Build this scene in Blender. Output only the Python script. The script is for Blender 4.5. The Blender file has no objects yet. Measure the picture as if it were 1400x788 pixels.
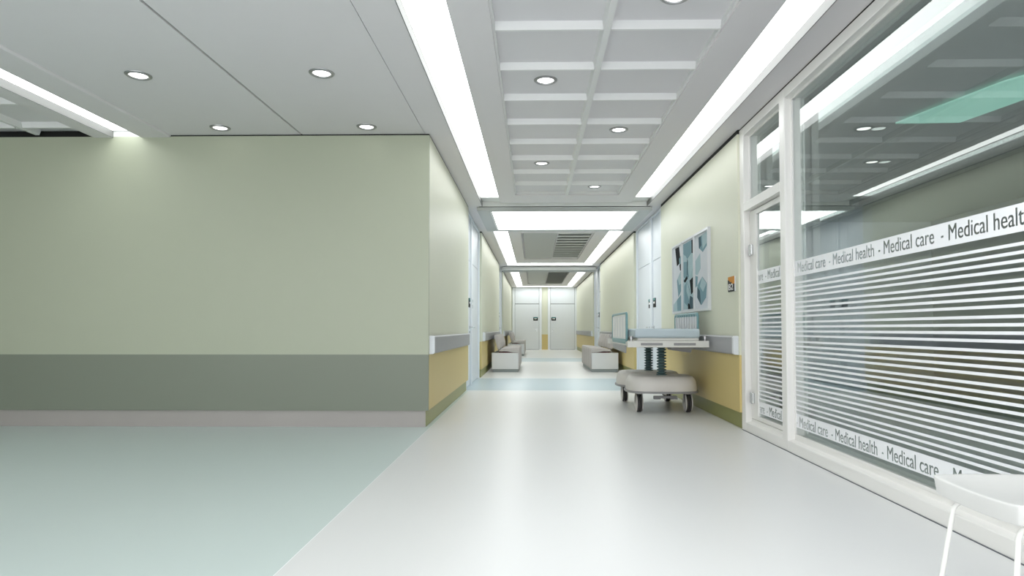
import bpy, bmesh, math
from mathutils import Vector, Matrix

sc = bpy.context.scene
C = sc.collection
PI = math.pi

# ------------------------------------------------------------------ camera, world, exposure
cam_d = bpy.data.cameras.new('camera')
cam = bpy.data.objects.new('camera', cam_d)
C.objects.link(cam)
F_PX = 900.0
PITCH = math.atan(28 / F_PX)
YAW = math.atan(15 / F_PX * math.cos(PITCH))
cam.location = (0, 0, 1.0)
cam.rotation_euler = (PI / 2 + PITCH, 0, YAW)
cam_d.sensor_width = 36
cam_d.lens = F_PX / 1400 * 36
cam_d.shift_x = -15 / 1400
cam_d.shift_y = 28 / 1400
cam_d.clip_start = 0.05
sc.camera = cam

world = bpy.data.worlds.new('world')
sc.world = world
world.use_nodes = True
world.node_tree.nodes['Background'].inputs[0].default_value = (0.98, 0.98, 1.0, 1)
world.node_tree.nodes['Background'].inputs[1].default_value = 2.9

sc.view_settings.view_transform = 'Standard'
sc.view_settings.look = 'None'
sc.view_settings.gamma = 1
sc.view_settings.use_curve_mapping = False
sc.view_settings.exposure = 0.36
sc.cycles.use_denoising = True
sc.cycles.max_bounces = 14
sc.cycles.diffuse_bounces = 8
sc.cycles.glossy_bounces = 6
sc.cycles.transparent_max_bounces = 24
sc.cycles.caustics_reflective = False
sc.cycles.caustics_refractive = False
sc.cycles.sample_clamp_indirect = 6.0

TROUGH_E = 3.0      # strip lights
PANEL_E = 3.0       # square light panels
DOWN_E = 3.0        # downlights


# ------------------------------------------------------------------ materials
def srgb(r, g, b):
    f = lambda c: (c / 255 / 12.92) if c / 255 <= 0.04045 else ((c / 255 + 0.055) / 1.055) ** 2.4
    return (f(r), f(g), f(b), 1)


def mat(name, col, rough=0.5, metal=0.0, spec=0.5, noise=0.03, nscale=6.0, rnoise=0.0, coat=0.0, bump=0.0, bscale=300):
    m = bpy.data.materials.new(name)
    m.use_nodes = True
    nt = m.node_tree
    b = nt.nodes['Principled BSDF']
    b.inputs['Roughness'].default_value = rough
    b.inputs['Metallic'].default_value = metal
    b.inputs['Specular IOR Level'].default_value = spec
    b.inputs['Coat Weight'].default_value = coat
    b.inputs['Coat Roughness'].default_value = 0.1
    tc = nt.nodes.new('ShaderNodeNewGeometry')
    n = nt.nodes.new('ShaderNodeTexNoise')
    n.inputs['Scale'].default_value = nscale
    n.inputs['Detail'].default_value = 4
    nt.links.new(tc.outputs['Position'], n.inputs['Vector'])
    mx = nt.nodes.new('ShaderNodeMix')
    mx.data_type = 'RGBA'
    mx.inputs['A'].default_value = tuple(c * (1 - noise) for c in col[:3]) + (1,)
    mx.inputs['B'].default_value = tuple(min(1, c * (1 + noise)) for c in col[:3]) + (1,)
    nt.links.new(n.outputs['Fac'], mx.inputs['Factor'])
    nt.links.new(mx.outputs['Result'], b.inputs['Base Color'])
    if bump:
        n2 = nt.nodes.new('ShaderNodeTexNoise')
        n2.inputs['Scale'].default_value = bscale
        nt.links.new(tc.outputs['Position'], n2.inputs['Vector'])
        bp = nt.nodes.new('ShaderNodeBump')
        bp.inputs['Strength'].default_value = bump
        bp.inputs['Distance'].default_value = 0.002
        nt.links.new(n2.outputs['Fac'], bp.inputs['Height'])
        nt.links.new(bp.outputs['Normal'], b.inputs['Normal'])
    return m


def banded(name, lower, upper, z0, rough=0.45):
    """two paints meeting at a straight line at height z0"""
    m = mat(name, upper, rough, noise=0.015)
    nt = m.node_tree
    b = nt.nodes['Principled BSDF']
    g = nt.nodes.new('ShaderNodeNewGeometry')
    s = nt.nodes.new('ShaderNodeSeparateXYZ')
    nt.links.new(g.outputs['Position'], s.inputs[0])
    c = nt.nodes.new('ShaderNodeMath')
    c.operation = 'GREATER_THAN'
    c.inputs[1].default_value = z0
    nt.links.new(s.outputs['Z'], c.inputs[0])
    mx = nt.nodes.new('ShaderNodeMix')
    mx.data_type = 'RGBA'
    mx.inputs['A'].default_value = lower
    old = b.inputs['Base Color'].links[0].from_socket
    nt.links.new(old, mx.inputs['B'])
    nt.links.new(c.outputs[0], mx.inputs['Factor'])
    nt.links.new(mx.outputs['Result'], b.inputs['Base Color'])
    return m


def emis(name, col, e):
    m = bpy.data.materials.new(name)
    m.use_nodes = True
    nt = m.node_tree
    b = nt.nodes['Principled BSDF']
    b.inputs['Base Color'].default_value = (0.9, 0.9, 0.9, 1)
    b.inputs['Emission Color'].default_value = col
    b.inputs['Emission Strength'].default_value = e
    return m


def glass(name, tint=(1, 1, 1, 1), refl=1.0):
    m = bpy.data.materials.new(name)
    m.use_nodes = True
    nt = m.node_tree
    nt.nodes.remove(nt.nodes['Principled BSDF'])
    out = nt.nodes['Material Output']
    t = nt.nodes.new('ShaderNodeBsdfTransparent')
    t.inputs[0].default_value = tint
    gl = nt.nodes.new('ShaderNodeBsdfGlossy')
    gl.inputs['Roughness'].default_value = 0.0
    gl.inputs['Color'].default_value = (refl * 0.93, refl * 0.97, refl * 0.95, 1)
    fr = nt.nodes.new('ShaderNodeFresnel')
    fr.inputs['IOR'].default_value = 1.65
    # reflectance of the whole sheet, 2F / (1 + F), taken on the face turned to the light path
    def op(kind, a, b):
        n = nt.nodes.new('ShaderNodeMath')
        n.operation = kind
        for i, v in enumerate((a, b)):
            if isinstance(v, (int, float)):
                n.inputs[i].default_value = v
            else:
                nt.links.new(v, n.inputs[i])
        return n.outputs[0]
    geo = nt.nodes.new('ShaderNodeNewGeometry')
    F = fr.outputs[0]
    sheet = op('DIVIDE', op('MULTIPLY', F, 2.0), op('ADD', F, 1.0))
    fac = op('MULTIPLY', sheet, op('SUBTRACT', 1.0, geo.outputs['Backfacing']))
    mx = nt.nodes.new('ShaderNodeMixShader')
    nt.links.new(fac, mx.inputs[0])
    nt.links.new(t.outputs[0], mx.inputs[1])
    nt.links.new(gl.outputs[0], mx.inputs[2])
    nt.links.new(mx.outputs[0], out.inputs[0])
    return m


GREEN = srgb(212, 214, 196)
M = dict(
    corridor_wall=banded('corridor_wall_paint', srgb(204, 185, 124), GREEN, 0.7385),
    lobby_wall=banded('lobby_wall_paint', srgb(122, 128, 115), srgb(170, 175, 155), 0.7385),
    olive=mat('olive_skirting', srgb(142, 144, 86), 0.4),
    skirting_grey=mat('grey_skirting', srgb(164, 159, 155), 0.3),
    gap=mat('shadow_gap', srgb(14, 14, 14), 0.8),
    ceiling=mat('ceiling_paint', srgb(220, 217, 219), 0.7, noise=0.01),
    ceiling_bed=mat('coffer_panel_paint', srgb(219, 217, 220), 0.7, noise=0.01),
    rib=mat('coffer_rib_paint', srgb(226, 226, 226), 0.5, noise=0.01),
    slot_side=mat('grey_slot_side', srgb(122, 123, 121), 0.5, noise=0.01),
    box_grey=mat('lowered_box_paint', srgb(186, 189, 188), 0.6, noise=0.01),
    panel_grey=mat('access_panel_paint', srgb(186, 188, 187), 0.6, noise=0.01),
    groove=mat('panel_joint', srgb(150, 152, 150), 0.8),
    trim=mat('white_trim', srgb(228, 229, 228), 0.35, noise=0.01),
    door=mat('white_door_laminate', srgb(214, 219, 224), 0.35, noise=0.01),
    door_frame=mat('white_door_frame', srgb(222, 227, 232), 0.3, noise=0.01),
    joint_shade=mat('dark_joint_shade', srgb(95, 100, 105), 0.6),  # door joints, and the shade line painted along the sill
    white_floor=mat('white_vinyl', srgb(219, 220, 220), 0.33, spec=0.5, noise=0.01, nscale=1.5),
    green_floor=mat('green_vinyl', srgb(198, 211, 209), 0.3, noise=0.012, nscale=1.5),
    blue_floor=mat('blue_vinyl', srgb(174, 191, 197), 0.3, noise=0.012, nscale=1.5),
    seam=mat('floor_joint', srgb(240, 243, 243), 0.4),
    bumper=mat('grey_bumper_vinyl', srgb(156, 157, 161), 0.45, noise=0.02, nscale=30),
    bumper_cap=mat('pale_bumper_cap', srgb(214, 218, 222), 0.3),
    bench_white=mat('bench_white', srgb(216, 219, 222), 0.35),
    bench_plinth=mat('bench_plinth', srgb(138, 146, 147), 0.45),
    fabric=mat('grey_upholstery', srgb(188, 184, 183), 0.85, noise=0.06, nscale=120, bump=0.3),
    red=mat('dark_red_base', srgb(120, 36, 44), 0.5),
    chrome=mat('chrome', srgb(205, 208, 210), 0.18, metal=1.0),
    steel=mat('brushed_steel', srgb(170, 170, 172), 0.35, metal=0.9),
    bed_shell=mat('bed_shell_plastic', srgb(206, 203, 200), 0.5, noise=0.02),
    bed_frame=mat('bed_frame_enamel', srgb(208, 208, 204), 0.4),
    bed_grey=mat('bed_grey_plastic', srgb(140, 140, 142), 0.45),
    mattress=mat('pale_teal_vinyl', srgb(178, 192, 200), 0.5, noise=0.02),
    teal=mat('teal_plastic', srgb(112, 152, 158), 0.35),
    dark_teal=mat('dark_teal_rubber', srgb(70, 98, 102), 0.45),
    slat=mat('pale_rail_infill', srgb(214, 216, 220), 0.4),
    rubber=mat('black_rubber', srgb(58, 56, 56), 0.6),
    part_frame=mat('partition_frame', srgb(232, 231, 228), 0.3, noise=0.01),
    sticker=mat('white_window_film', srgb(238, 240, 243), 0.6),
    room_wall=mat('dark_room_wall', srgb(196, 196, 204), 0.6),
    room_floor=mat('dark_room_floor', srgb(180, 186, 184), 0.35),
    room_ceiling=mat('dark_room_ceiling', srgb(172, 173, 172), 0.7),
    teal_reflection=emis('teal_reflection', srgb(120, 205, 180), 0.55),  # glow imitates a teal reflection in the glass
    chair=mat('white_chair_shell', srgb(218, 218, 216), 0.3, coat=0.3),
    chair_leg=mat('white_chair_wire', srgb(232, 232, 228), 0.3),
    sign_black=mat('sign_black', srgb(14, 14, 16), 0.5, spec=0.2),
    sign_orange=mat('sign_orange', srgb(196, 128, 20), 0.5, spec=0.2),
    sign_teal=mat('sign_teal', srgb(70, 130, 130), 0.4),
    sign_white=mat('sign_white', srgb(235, 235, 235), 0.4),
    grille=mat('grille_grey', srgb(196, 198, 196), 0.5),
    grille_back=mat('grille_back', srgb(150, 152, 150), 0.8),
    art_frame=mat('art_frame', srgb(205, 208, 212), 0.3),
    art_bg=mat('art_ground', srgb(206, 210, 216), 0.7, spec=0.05),
    art_pale=mat('art_pale_teal', srgb(166, 188, 194), 0.7, spec=0.05),
    art_mid=mat('art_mid_teal', srgb(122, 152, 162), 0.7, spec=0.05),
    art_deep=mat('art_deep_teal', srgb(74, 96, 106), 0.7, spec=0.05),
    art_black=mat('art_black', srgb(20, 24, 26), 0.7, spec=0.05),
    trough=emis('strip_light_diffuser', (0.98, 1.0, 1.0, 1), TROUGH_E),
    trough_far=emis('strip_light_diffuser_far', (0.98, 1.0, 1.0, 1), TROUGH_E * 1.35),
    panel=emis('panel_light_diffuser', (0.98, 1.0, 1.0, 1), PANEL_E),
    down=emis('downlight_lens', (1.0, 1.0, 0.98, 1), DOWN_E),
    pane=glass('clear_pane', (0.93, 0.955, 0.95, 1)),
)


# ------------------------------------------------------------------ mesh helpers
class MB:
    def __init__(s):
        s.bm = bmesh.new()

    def box(s, x0, x1, y0, y1, z0, z1, bev=0.0, seg=2):
        b = bmesh.new()
        bmesh.ops.create_cube(b, size=1.0)
        for v in b.verts:
            v.co = Vector((x0 if v.co.x < 0 else x1, y0 if v.co.y < 0 else y1, z0 if v.co.z < 0 else z1))
        if bev:
            bmesh.ops.bevel(b, geom=b.edges[:], offset=bev, segments=seg, profile=0.5, affect='EDGES')
        s._merge(b)
        return s

    def _merge(s, b, mtx=None):
        if mtx is not None:
            b.transform(mtx)
        bmesh.ops.recalc_face_normals(b, faces=b.faces[:])
        me = bpy.data.meshes.new('tmp')
        b.to_mesh(me)
        b.free()
        s.bm.from_mesh(me)
        bpy.data.meshes.remove(me)

    def prism(s, pts, axis, a0, a1, bev=0.0, seg=2):
        """closed outline pts (2D) extruded along axis from a0 to a1. axis X: pts=(y,z); Y: (x,z); Z: (x,y)"""
        b = bmesh.new()
        mk = {'X': lambda p, a: (a, p[0], p[1]), 'Y': lambda p, a: (p[0], a, p[1]), 'Z': lambda p, a: (p[0], p[1], a)}[axis]
        lo = [b.verts.new(mk(p, a0)) for p in pts]
        hi = [b.verts.new(mk(p, a1)) for p in pts]
        n = len(pts)
        b.faces.new(lo)
        b.faces.new(hi[::-1])
        for i in range(n):
            b.faces.new((lo[i], lo[(i + 1) % n], hi[(i + 1) % n], hi[i]))
        bmesh.ops.recalc_face_normals(b, faces=b.faces[:])
        if bev:
            bmesh.ops.bevel(b, geom=b.edges[:], offset=bev, segments=seg, profile=0.5, affect='EDGES')
        s._merge(b)
        return s

    def lathe(s, prof, centre=(0, 0, 0), axis='Z', n=32):
        """prof: (radius, height) list"""
        b = bmesh.new()
        rings = []
        for r, h in prof:
            ring = []
            if r < 1e-6:
                ring = [b.verts.new((0, 0, h))]
            else:
                for i in range(n):
                    a = 2 * PI * i / n
                    ring.append(b.verts.new((r * math.cos(a), r * math.sin(a), h)))
            rings.append(ring)
        for a, c in zip(rings, rings[1:]):
            for i in range(n):
                j = (i + 1) % n
                if len(a) == 1 and len(c) == 1:
                    continue
                if len(a) == 1:
                    b.faces.new((a[0], c[i], c[j]))
                elif len(c) == 1:
                    b.faces.new((a[i], a[j], c[0]))
                else:
                    b.faces.new((a[i], a[j], c[j], c[i]))
        rot = {'Z': Matrix(), 'X': Matrix.Rotation(PI / 2, 4, 'Y'), 'Y': Matrix.Rotation(-PI / 2, 4, 'X')}[axis]
        s._merge(b, Matrix.Translation(centre) @ rot)
        return s

    def tube(s, pts, r, n=12, closed=False, bend=0.0, bseg=6):
        """round bar through pts; bend rounds the inner corners"""
        P = [Vector(p) for p in pts]
        if bend:
            Q = []
            m = len(P)
            for i, p in enumerate(P):
                if not closed and (i == 0 or i == m - 1):
                    Q.append(p)
                    continue
                a = (P[i - 1] - p)
                c = (P[(i + 1) % m] - p)
                d = min(bend, a.length * 0.45, c.length * 0.45)
                pa, pc = p + a.normalized() * d, p + c.normalized() * d
                for k in range(bseg + 1):
                    t = k / bseg
                    Q.append(pa * (1 - t) ** 2 + p * 2 * t * (1 - t) + pc * t * t)
            P = Q
        b = bmesh.new()
        m = len(P)
        rings = []
        up = None
        for i, p in enumerate(P):
            if closed:
                t = (P[(i + 1) % m] - P[i - 1]).normalized()
            else:
                t = (P[min(i + 1, m - 1)] - P[max(i - 1, 0)]).normalized()
            if up is None:
                up = Vector((0, 0, 1)) if abs(t.z) < 0.9 else Vector((1, 0, 0))
            side = t.cross(up).normalized()
            up = side.cross(t).normalized()
            rings.append([b.verts.new(p + side * (r * math.cos(2 * PI * k / n)) + up * (r * math.sin(2 * PI * k / n))) for k in range(n)])
        rng = range(m) if closed else range(m - 1)
        for i in rng:
            a, c = rings[i], rings[(i + 1) % m]
            off = 0
            if closed and i == m - 1:
                off = min(range(n), key=lambda o: (a[0].co - c[o].co).length)
            for k in range(n):
                b.faces.new((a[k], a[(k + 1) % n], c[(k + 1 + off) % n], c[(k + off) % n]))
        if not closed:
            b.faces.new(rings[0][::-1])
            b.faces.new(rings[-1])
        s._merge(b)
        return s

    def loft(s, rings, cap=True):
        b = bmesh.new()
        R = [[b.verts.new(p) for p in r] for r in rings]
        n = len(R[0])
        for a, c in zip(R, R[1:]):
            for k in range(n):
                b.faces.new((a[k], a[(k + 1) % n], c[(k + 1) % n], c[k]))
        if cap:
            b.faces.new(R[0][::-1])
            b.faces.new(R[-1])
        s._merge(b)
        return s


ORG = {}


def obj(name, mb, m, parent=None, smooth=False, kind=None, label=None, cat=None, group=None, subd=0):
    me = bpy.data.meshes.new(name)
    if parent is not None and parent in ORG:
        mb.bm.transform(Matrix.Translation(-ORG[parent]))
    if smooth:
        for f in mb.bm.faces:
            f.smooth = True
    mb.bm.to_mesh(me)
    mb.bm.free()
    me.materials.append(m)
    if smooth and not subd:
        me.set_sharp_from_angle(angle=math.radians(38))
    o = bpy.data.objects.new(name, me)
    C.objects.link(o)
    if subd:
        sm = o.modifiers.new('s', 'SUBSURF')
        sm.levels = sm.render_levels = subd
    if parent is not None:
        o.parent = parent
        ORG[o] = ORG.get(parent, Vector((0, 0, 0)))
    tag(o, label, cat, group, kind)
    return o


def tag(o, label=None, cat=None, group=None, kind=None):
    for k, v in (('label', label), ('category', cat), ('group', group), ('kind', kind)):
        if v:
            o[k] = v
    return o


def thing(name, loc, label, cat, group=None, kind=None):
    o = bpy.data.objects.new(name, None)
    o.empty_display_size = 0.1
    C.objects.link(o)
    o.location = loc
    ORG[o] = Vector(loc)
    return tag(o, label, cat, group, kind)


def dup(root, loc, rz=None, label=None, cat=None, group=None):
    def cp(o, parent):
        c = o.copy()
        C.objects.link(c)
        if parent is not None:
            c.parent = parent
        for ch in [x for x in bpy.data.objects if x.parent == o and x != c]:
            cp(ch, c)
        return c
    r = cp(root, None)
    r.location = loc
    if rz is not None:
        r.rotation_euler = (0, 0, rz)
    return tag(r, label, cat, group)


def struct(name, mb, m, parent=None, smooth=False):
    return obj(name, mb, m, parent, smooth, kind=None if parent is not None else 'structure')


WL, WR = -1.075, 2.05       # corridor wall faces
ZC = 3.01                   # ceiling
YB = 31.7                   # end wall

# ------------------------------------------------------------------ floors
struct('floor', MB().box(-1.055, 2.30, -2.7, 10.68, -0.1, 0)
       .box(-1.30, 2.30, 13.40, 20.13, -0.1, 0).box(-1.30, 2.30, 22.63, YB, -0.1, 0), M['white_floor'])
struct('floor_joint', MB().box(-1.057, -1.053, -2.7, 10.68, -0.05, 0.0006), M['seam'])
struct('floor_lobby', MB().box(-7.6, -1.055, -2.7, 6.76, -0.1, 0).box(-1.30, -1.055, 6.76, 10.68, -0.1, 0), M['green_floor'])
struct('floor_strip', MB().box(-1.30, 2.30, 10.72, 13.36, -0.1, 0), M['blue_floor'])
struct('floor_strip', MB().box(-1.30, 2.30, 20.16, 22.60, -0.1, 0), M['blue_floor'])
struct('floor_joint', MB().box(-1.30, 2.30, 10.68, 10.72, -0.1, 0).box(-1.30, 2.30, 13.36, 13.40, -0.1, 0)
       .box(-1.30, 2.30, 20.13, 20.16, -0.1, 0).box(-1.30, 2.30, 22.60, 22.63, -0.1, 0), M['seam'])

# ------------------------------------------------------------------ walls
struct('wall_lobby', MB().box(-7.6, WL, 6.70, 6.74, 0.168, 2.995), M['lobby_wall'])
struct('wall_left', MB().box(WL - 0.04, WL, 6.74, 10.76, 0.168, 2.995), M['corridor_wall'])
struct('wall_core', MB().box(-7.6, -1.115, 6.74, 6.9, 0, 3.13).box(-1.3, -1.115, 6.9, 10.76, 0, ZC).box(-1.115, WL - 0.004, 6.74, 10.76, 2.995, ZC).box(-7.6, WL - 0.004, 6.712, 6.74, 2.995, ZC), M['gap'])
struct('baseboard_lobby', MB().box(-7.6, -1.107, 6.725, 6.74, 0, 0.168), M['skirting_grey'])
struct('baseboard_left', MB().box(-1.115, -1.105, 6.74, 10.76, 0, 0.168), M['olive'])
for y0, y1 in ((13.52, 20.35), (22.85, YB)):
    struct('wall_left', MB().box(WL - 0.12, WL, y0, y1, 0.168, 2.985), M['corridor_wall'])
    struct('baseboard_left', MB().box(WL - 0.12, WL - 0.02, y0 + 0.02, y1, 0, 0.168), M['olive'])
    struct('wall_right', MB().box(WR, WR + 0.12, y0, y1, 0.168, 2.975), M['corridor_wall'])
    struct('baseboard_right', MB().box(WR + 0.02, WR + 0.12, y0 + 0.02, y1, 0, 0.168), M['olive'])
    struct('wall_gap', MB().box(WL - 0.12, WL - 0.004, y0, y1, 2.985, ZC).box(WR + 0.004, WR + 0.12, y0, y1, 2.975, ZC), M['gap'])
struct('wall_right', MB().box(WR, WR + 0.12, 6.62, 10.62, 0.168, 2.965), M['corridor_wall'])
struct('baseboard_right', MB().box(WR + 0.04, WR + 0.12, 6.62, 10.62, 0, 0.168), M['olive'])
struct('wall_gap', MB().box(WR + 0.004, WR + 0.12, 6.62, 10.62, 2.965, ZC), M['gap'])
# backing behind the door niches, end wall and the room's far sides
struct('wall_backing', MB().box(-1.34, -1.2, 10.76, YB + 0.1, 0, 3.1).box(2.2, 2.34, 10.62, YB + 0.1, 0, 3.1), M['door_frame'])
struct('wall_end', MB().box(-1.2, 2.2, YB + 0.02, YB + 0.14, 0.0, 3.3), M['corridor_wall'])
for i, x in enumerate((-7.55, -5.1, -2.65, -0.2, 2.25)):  # posts of an invented open side, unseen, where daylight is let in
    struct('trim_%d' % (i + 1), MB().box(x - 0.04, x + 0.04, -2.7, -2.6, 0, 3.01), M['trim'])
struct('wall_lobby_side', MB().box(-7.7, -7.6, -2.7, 6.9, 0, 3.1), M['lobby_wall'])


# ------------------------------------------------------------------ ceiling with light slots
def bay(y0, y1, c0, c1, g0, g1, t0, ribs=None):
    """ceiling of one corridor bay. c0..c1: coffer, g0..g1: cross slot, t0: start of side slots"""
    m = MB()
    Z, T = ZC, 3.13
    m.box(-1.12, -0.844, y0, y1, Z, T)
    m.box(1.847, 2.14, y0, y1, Z, T)
    m.box(-0.539, -0.28, y0, g0, Z, T)
    m.box(1.27, 1.547, y0, g0, Z, T)
    m.box(-0.28, 1.27, y0, c0, Z, T)
    m.box(-0.28, 1.27, c1, g0, Z, T)
    if t0 > y0:
        m.box(-0.844, -0.539, y0, t0, Z, T)
        m.box(1.547, 1.847, y0, t0, Z, T)
    if y1 > g1:
        m.box(-0.844, 1.847, g1, y1, Z, T)
    struct('ceiling', m, M['ceiling'])
    # white housing that closes the slots from above
    struct('ceiling_slot', MB().box(-0.86, -0.52, t0 - 0.01, g1 + 0.01, 3.087, 3.12).box(1.53, 1.86, t0 - 0.01, g1 + 0.01, 3.087, 3.12)
           .box(-0.52, 1.53, g0 - 0.01, g1 + 0.01, 3.087, 3.12), M['trim'])
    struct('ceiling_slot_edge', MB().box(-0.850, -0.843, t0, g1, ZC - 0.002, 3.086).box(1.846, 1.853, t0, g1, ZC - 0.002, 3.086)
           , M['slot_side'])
    struct('ceiling_slot_end', MB().box(-0.842, 1.845, g1 - 0.001, g1 + 0.006, ZC - 0.002, 3.086), M['trim'])
    struct('ceiling_coffer', MB().box(-0.29, 1.28, c0 - 0.01, c1 + 0.01, 3.068, 3.1), M['ceiling_bed'])
    if ribs:
        rb = MB()
        tr = lambda c: [(c - 0.022, ZC + 0.004), (c + 0.022, ZC + 0.004), (c + 0.036, 3.069), (c - 0.036, 3.069)]
        rb.prism(tr(0.495), 'Y', c0, c1)
        for y in ribs:
            rb.prism([(y + 0.0, ZC + 0.004), (y + 0.022, ZC + 0.004), (y + 0.05, 3.069), (y - 0.016, 3.069)], 'X', -0.262, 0.468)
            rb.prism([(y + 0.0, ZC + 0.004), (y + 0.022, ZC + 0.004), (y + 0.05, 3.069), (y - 0.016, 3.069)], 'X', 0.522, 1.252)
        for x, d in ((-0.262, -1), (1.252, 1)):
            rb.prism([(x, 3.03), (x + d * 0.018, 3.03), (x + d * 0.018, 3.069), (x, 3.069)], 'Y', c0, c1)
        rb.box(-0.28, 1.27, c1 - 0.02, c1, 3.03, 3.069)
        struct('ceiling_rib', rb, M['rib'])


RY = [9.16 - 0.684 * k for k in range(9)]
bay(3.3, 10.725, 3.2, 9.85, 10.43, 10.72, 3.9, RY)
bay(13.0, 20.90, 13.75, 18.95, 20.0, 20.75, 13.2)
bay(21.7, YB + 0.02, 23.0, 29.6, 30.75, 31.45, 22.0)
bay(-2.7, 0.45, -2.2, -0.4, 0.13, 0.44, -2.3, [-0.9 - 0.684 * k for k in range(2)])
struct('ceiling', MB().box(-1.3, 2.3, 10.725, 13.0, ZC, 3.13).box(-1.3, 2.3, 20.90, 21.7, ZC, 3.13)
       .box(-1.12, 2.14, 0.45, 3.3, ZC, 3.13)
       .box(-1.34, -1.12, 10.6, YB + 0.1, ZC, 3.13).box(2.14, 2.34, 10.6, YB + 0.1, ZC, 3.13), M['ceiling'])
# lowered boxes over the door crossings
struct('ceiling_box', MB().box(-0.93, 1.935, 10.73, 13.02, 2.94, ZC - 0.012), M['box_grey'])
struct('ceiling_box', MB().box(-1.02, 1.995, 20.98, 21.85, 2.885, ZC - 0.012), M['box_grey'])
struct('ceiling_box', MB().box(-0.93, 1.935, 0.8, 3.1, 2.94, ZC), M['ceiling'])

struct('ceiling_box_joint', MB().box(-0.90, 1.905, 10.76, 12.98, ZC - 0.012, ZC).box(-0.98, 1.955, 21.02, 21.8, ZC - 0.012, ZC), M['gap'])

# lobby ceiling
struct('ceiling_lobby', MB().box(-2.392, -1.125, -2.7, 6.90, ZC, 3.13).box(-3.76, -2.414, -2.7, 6.90, ZC, 3.13)
       .box(-4.62, -4.56, -2.7, 6.90, ZC, 3.13).box(-7.6, -5.75, -2.7, 6.90, ZC, 3.13), M['ceiling'])
struct('ceiling_joint', MB().box(-2.42, -2.39, -2.7, 6.7, ZC + 0.012, ZC + 0.05).box(-1.13, -1.115, -2.7, 6.69, ZC + 0.01, ZC + 0.05), M['groove'])
struct('ceiling_beam', MB().prism([(-3.76, 3.0), (-3.77, 2.985), (-4.06, 2.985), (-4.06, 3.1), (-3.76, 3.1)], 'Y', -2.7, 6.70)
       .prism([(-4.365, 2.985), (-4.56, 2.985), (-4.575, 3.0), (-4.575, 3.1), (-4.365, 3.1)], 'Y', -2.7, 6.70)
       .box(-4.38, -4.05, -2.7, 6.70, 3.062, 3.1), M['ceiling'])
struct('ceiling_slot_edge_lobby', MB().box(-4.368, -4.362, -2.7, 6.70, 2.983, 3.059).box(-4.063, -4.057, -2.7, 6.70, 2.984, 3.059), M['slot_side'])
struct('ceiling_slot_end_lobby', MB().box(-4.40, -4.03, 6.702, 6.711, 2.990, 3.09), M['trim'])
rb = MB()
for k in range(13):
    y = 6.447 - 0.69 * k
    pr = [(y, ZC + 0.004), (y + 0.03, ZC + 0.004), (y + 0.05, 3.069), (y - 0.02, 3.069)]
    rb.prism(pr, 'X', -5.12, -4.60)
    rb.prism(pr, 'X', -5.73, -5.20)
rb.prism([(-5.18, ZC + 0.004), (-5.14, ZC + 0.004), (-5.12, 3.069), (-5.2, 3.069)], 'Y', -2.7, 6.7)
struct('ceiling_rib_lobby', rb, M['rib'])
struct('ceiling_coffer_lobby', MB().box(-5.76, -4.6, -2.7, 6.9, 3.068, 3.1), M['ceiling_bed'])
struct('ceiling_upper', MB().box(-7.7, 2.3, -2.7, 7.0, 3.13, 3.2).box(-1.34, 2.34, 7.0, YB + 0.2, 3.13, 3.2), M['ceiling'])


# strip lights in the slots
def strip(x0, x1, y0, y1, z, label, group=None):
    t = thing('strip_light', ((x0 + x1) / 2, (y0 + y1) / 2, z), label, 'light', group)
    obj('diffuser', MB().box(x0 + 0.004, x1 - 0.004, y0, y1, z - 0.004, z), M['trough_far' if y0 > 12 else 'trough'], t)
    obj('end_cap', MB().box(x0 + 0.004, x1 - 0.004, y0 - 0.012, y0 - 0.001, z - 0.008, z), M['trim'], t)
    obj('end_cap', MB().box(x0 + 0.004, x1 - 0.004, y1 + 0.001, y1 + 0.012, z - 0.008, z), M['trim'], t)
    return t


GL = 'added strip lights out of view'
strip(-0.842, -0.541, 3.95, 10.33, 3.086, 'long recessed strip light beside the coffers, over the green wall corner side')
strip(1.549, 1.845, 3.95, 10.33, 3.086, 'long recessed strip light beside the coffers, above the glazed partition side')
strip(-0.842, -0.541, 13.25, 19.98, 3.086, 'strip light past the first light panel, on the side without the louvres')
strip(1.549, 1.845, 13.25, 19.98, 3.086, 'strip light past the first light panel, beside the louvred grille')
strip(-0.84, 1.843, 20.03, 20.72, 3.086, 'cross strip light spanning the corridor behind the louvred grille')
strip(-0.842, -0.541, 22.1, 30.7, 3.086, 'strip light of the last bay before the end doors, bench side with two benches')
strip(1.549, 1.845, 22.1, 30.7, 3.086, 'strip light of the last bay before the end doors, beside the dark grille')
strip(-0.84, 1.843, 30.8, 31.4, 3.086, 'cross strip light washing the tops of the two end doors')
strip(-4.362, -4.063, -2.4, 6.685, 3.060, 'strip light in the lowered beam that meets the broad green wall')
strip(-0.842, -0.541, -2.2, 0.1, 3.086, 'unseen strip light added overhead behind the viewer, lobby side', GL)  # unseen bay repeated behind the viewer, these lamps added for lighting
strip(1.549, 1.845, -2.2, 0.1, 3.086, 'unseen strip light added overhead behind the viewer, glazed partition side', GL)


def light_panel(x0, x1, y0, y1, z, label):
    t = thing('light_panel', ((x0 + x1) / 2, (y0 + y1) / 2, z), label, 'light')
    obj('diffuser', MB().box(x0, x1, y0, y1, z - 0.004, z), M['panel'], t)
    f = MB()
    w = 0.03
    f.box(x0 - w, x0, y0 - w, y1 + w, z - 0.008, z).box(x1, x1 + w, y0 - w, y1 + w, z - 0.008, z)
    f.box(x0, x1, y0 - w, y0, z - 0.008, z).box(x0, x1, y1, y1 + w, z - 0.008, z)
    obj('frame', f, M['trim'], t)


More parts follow.
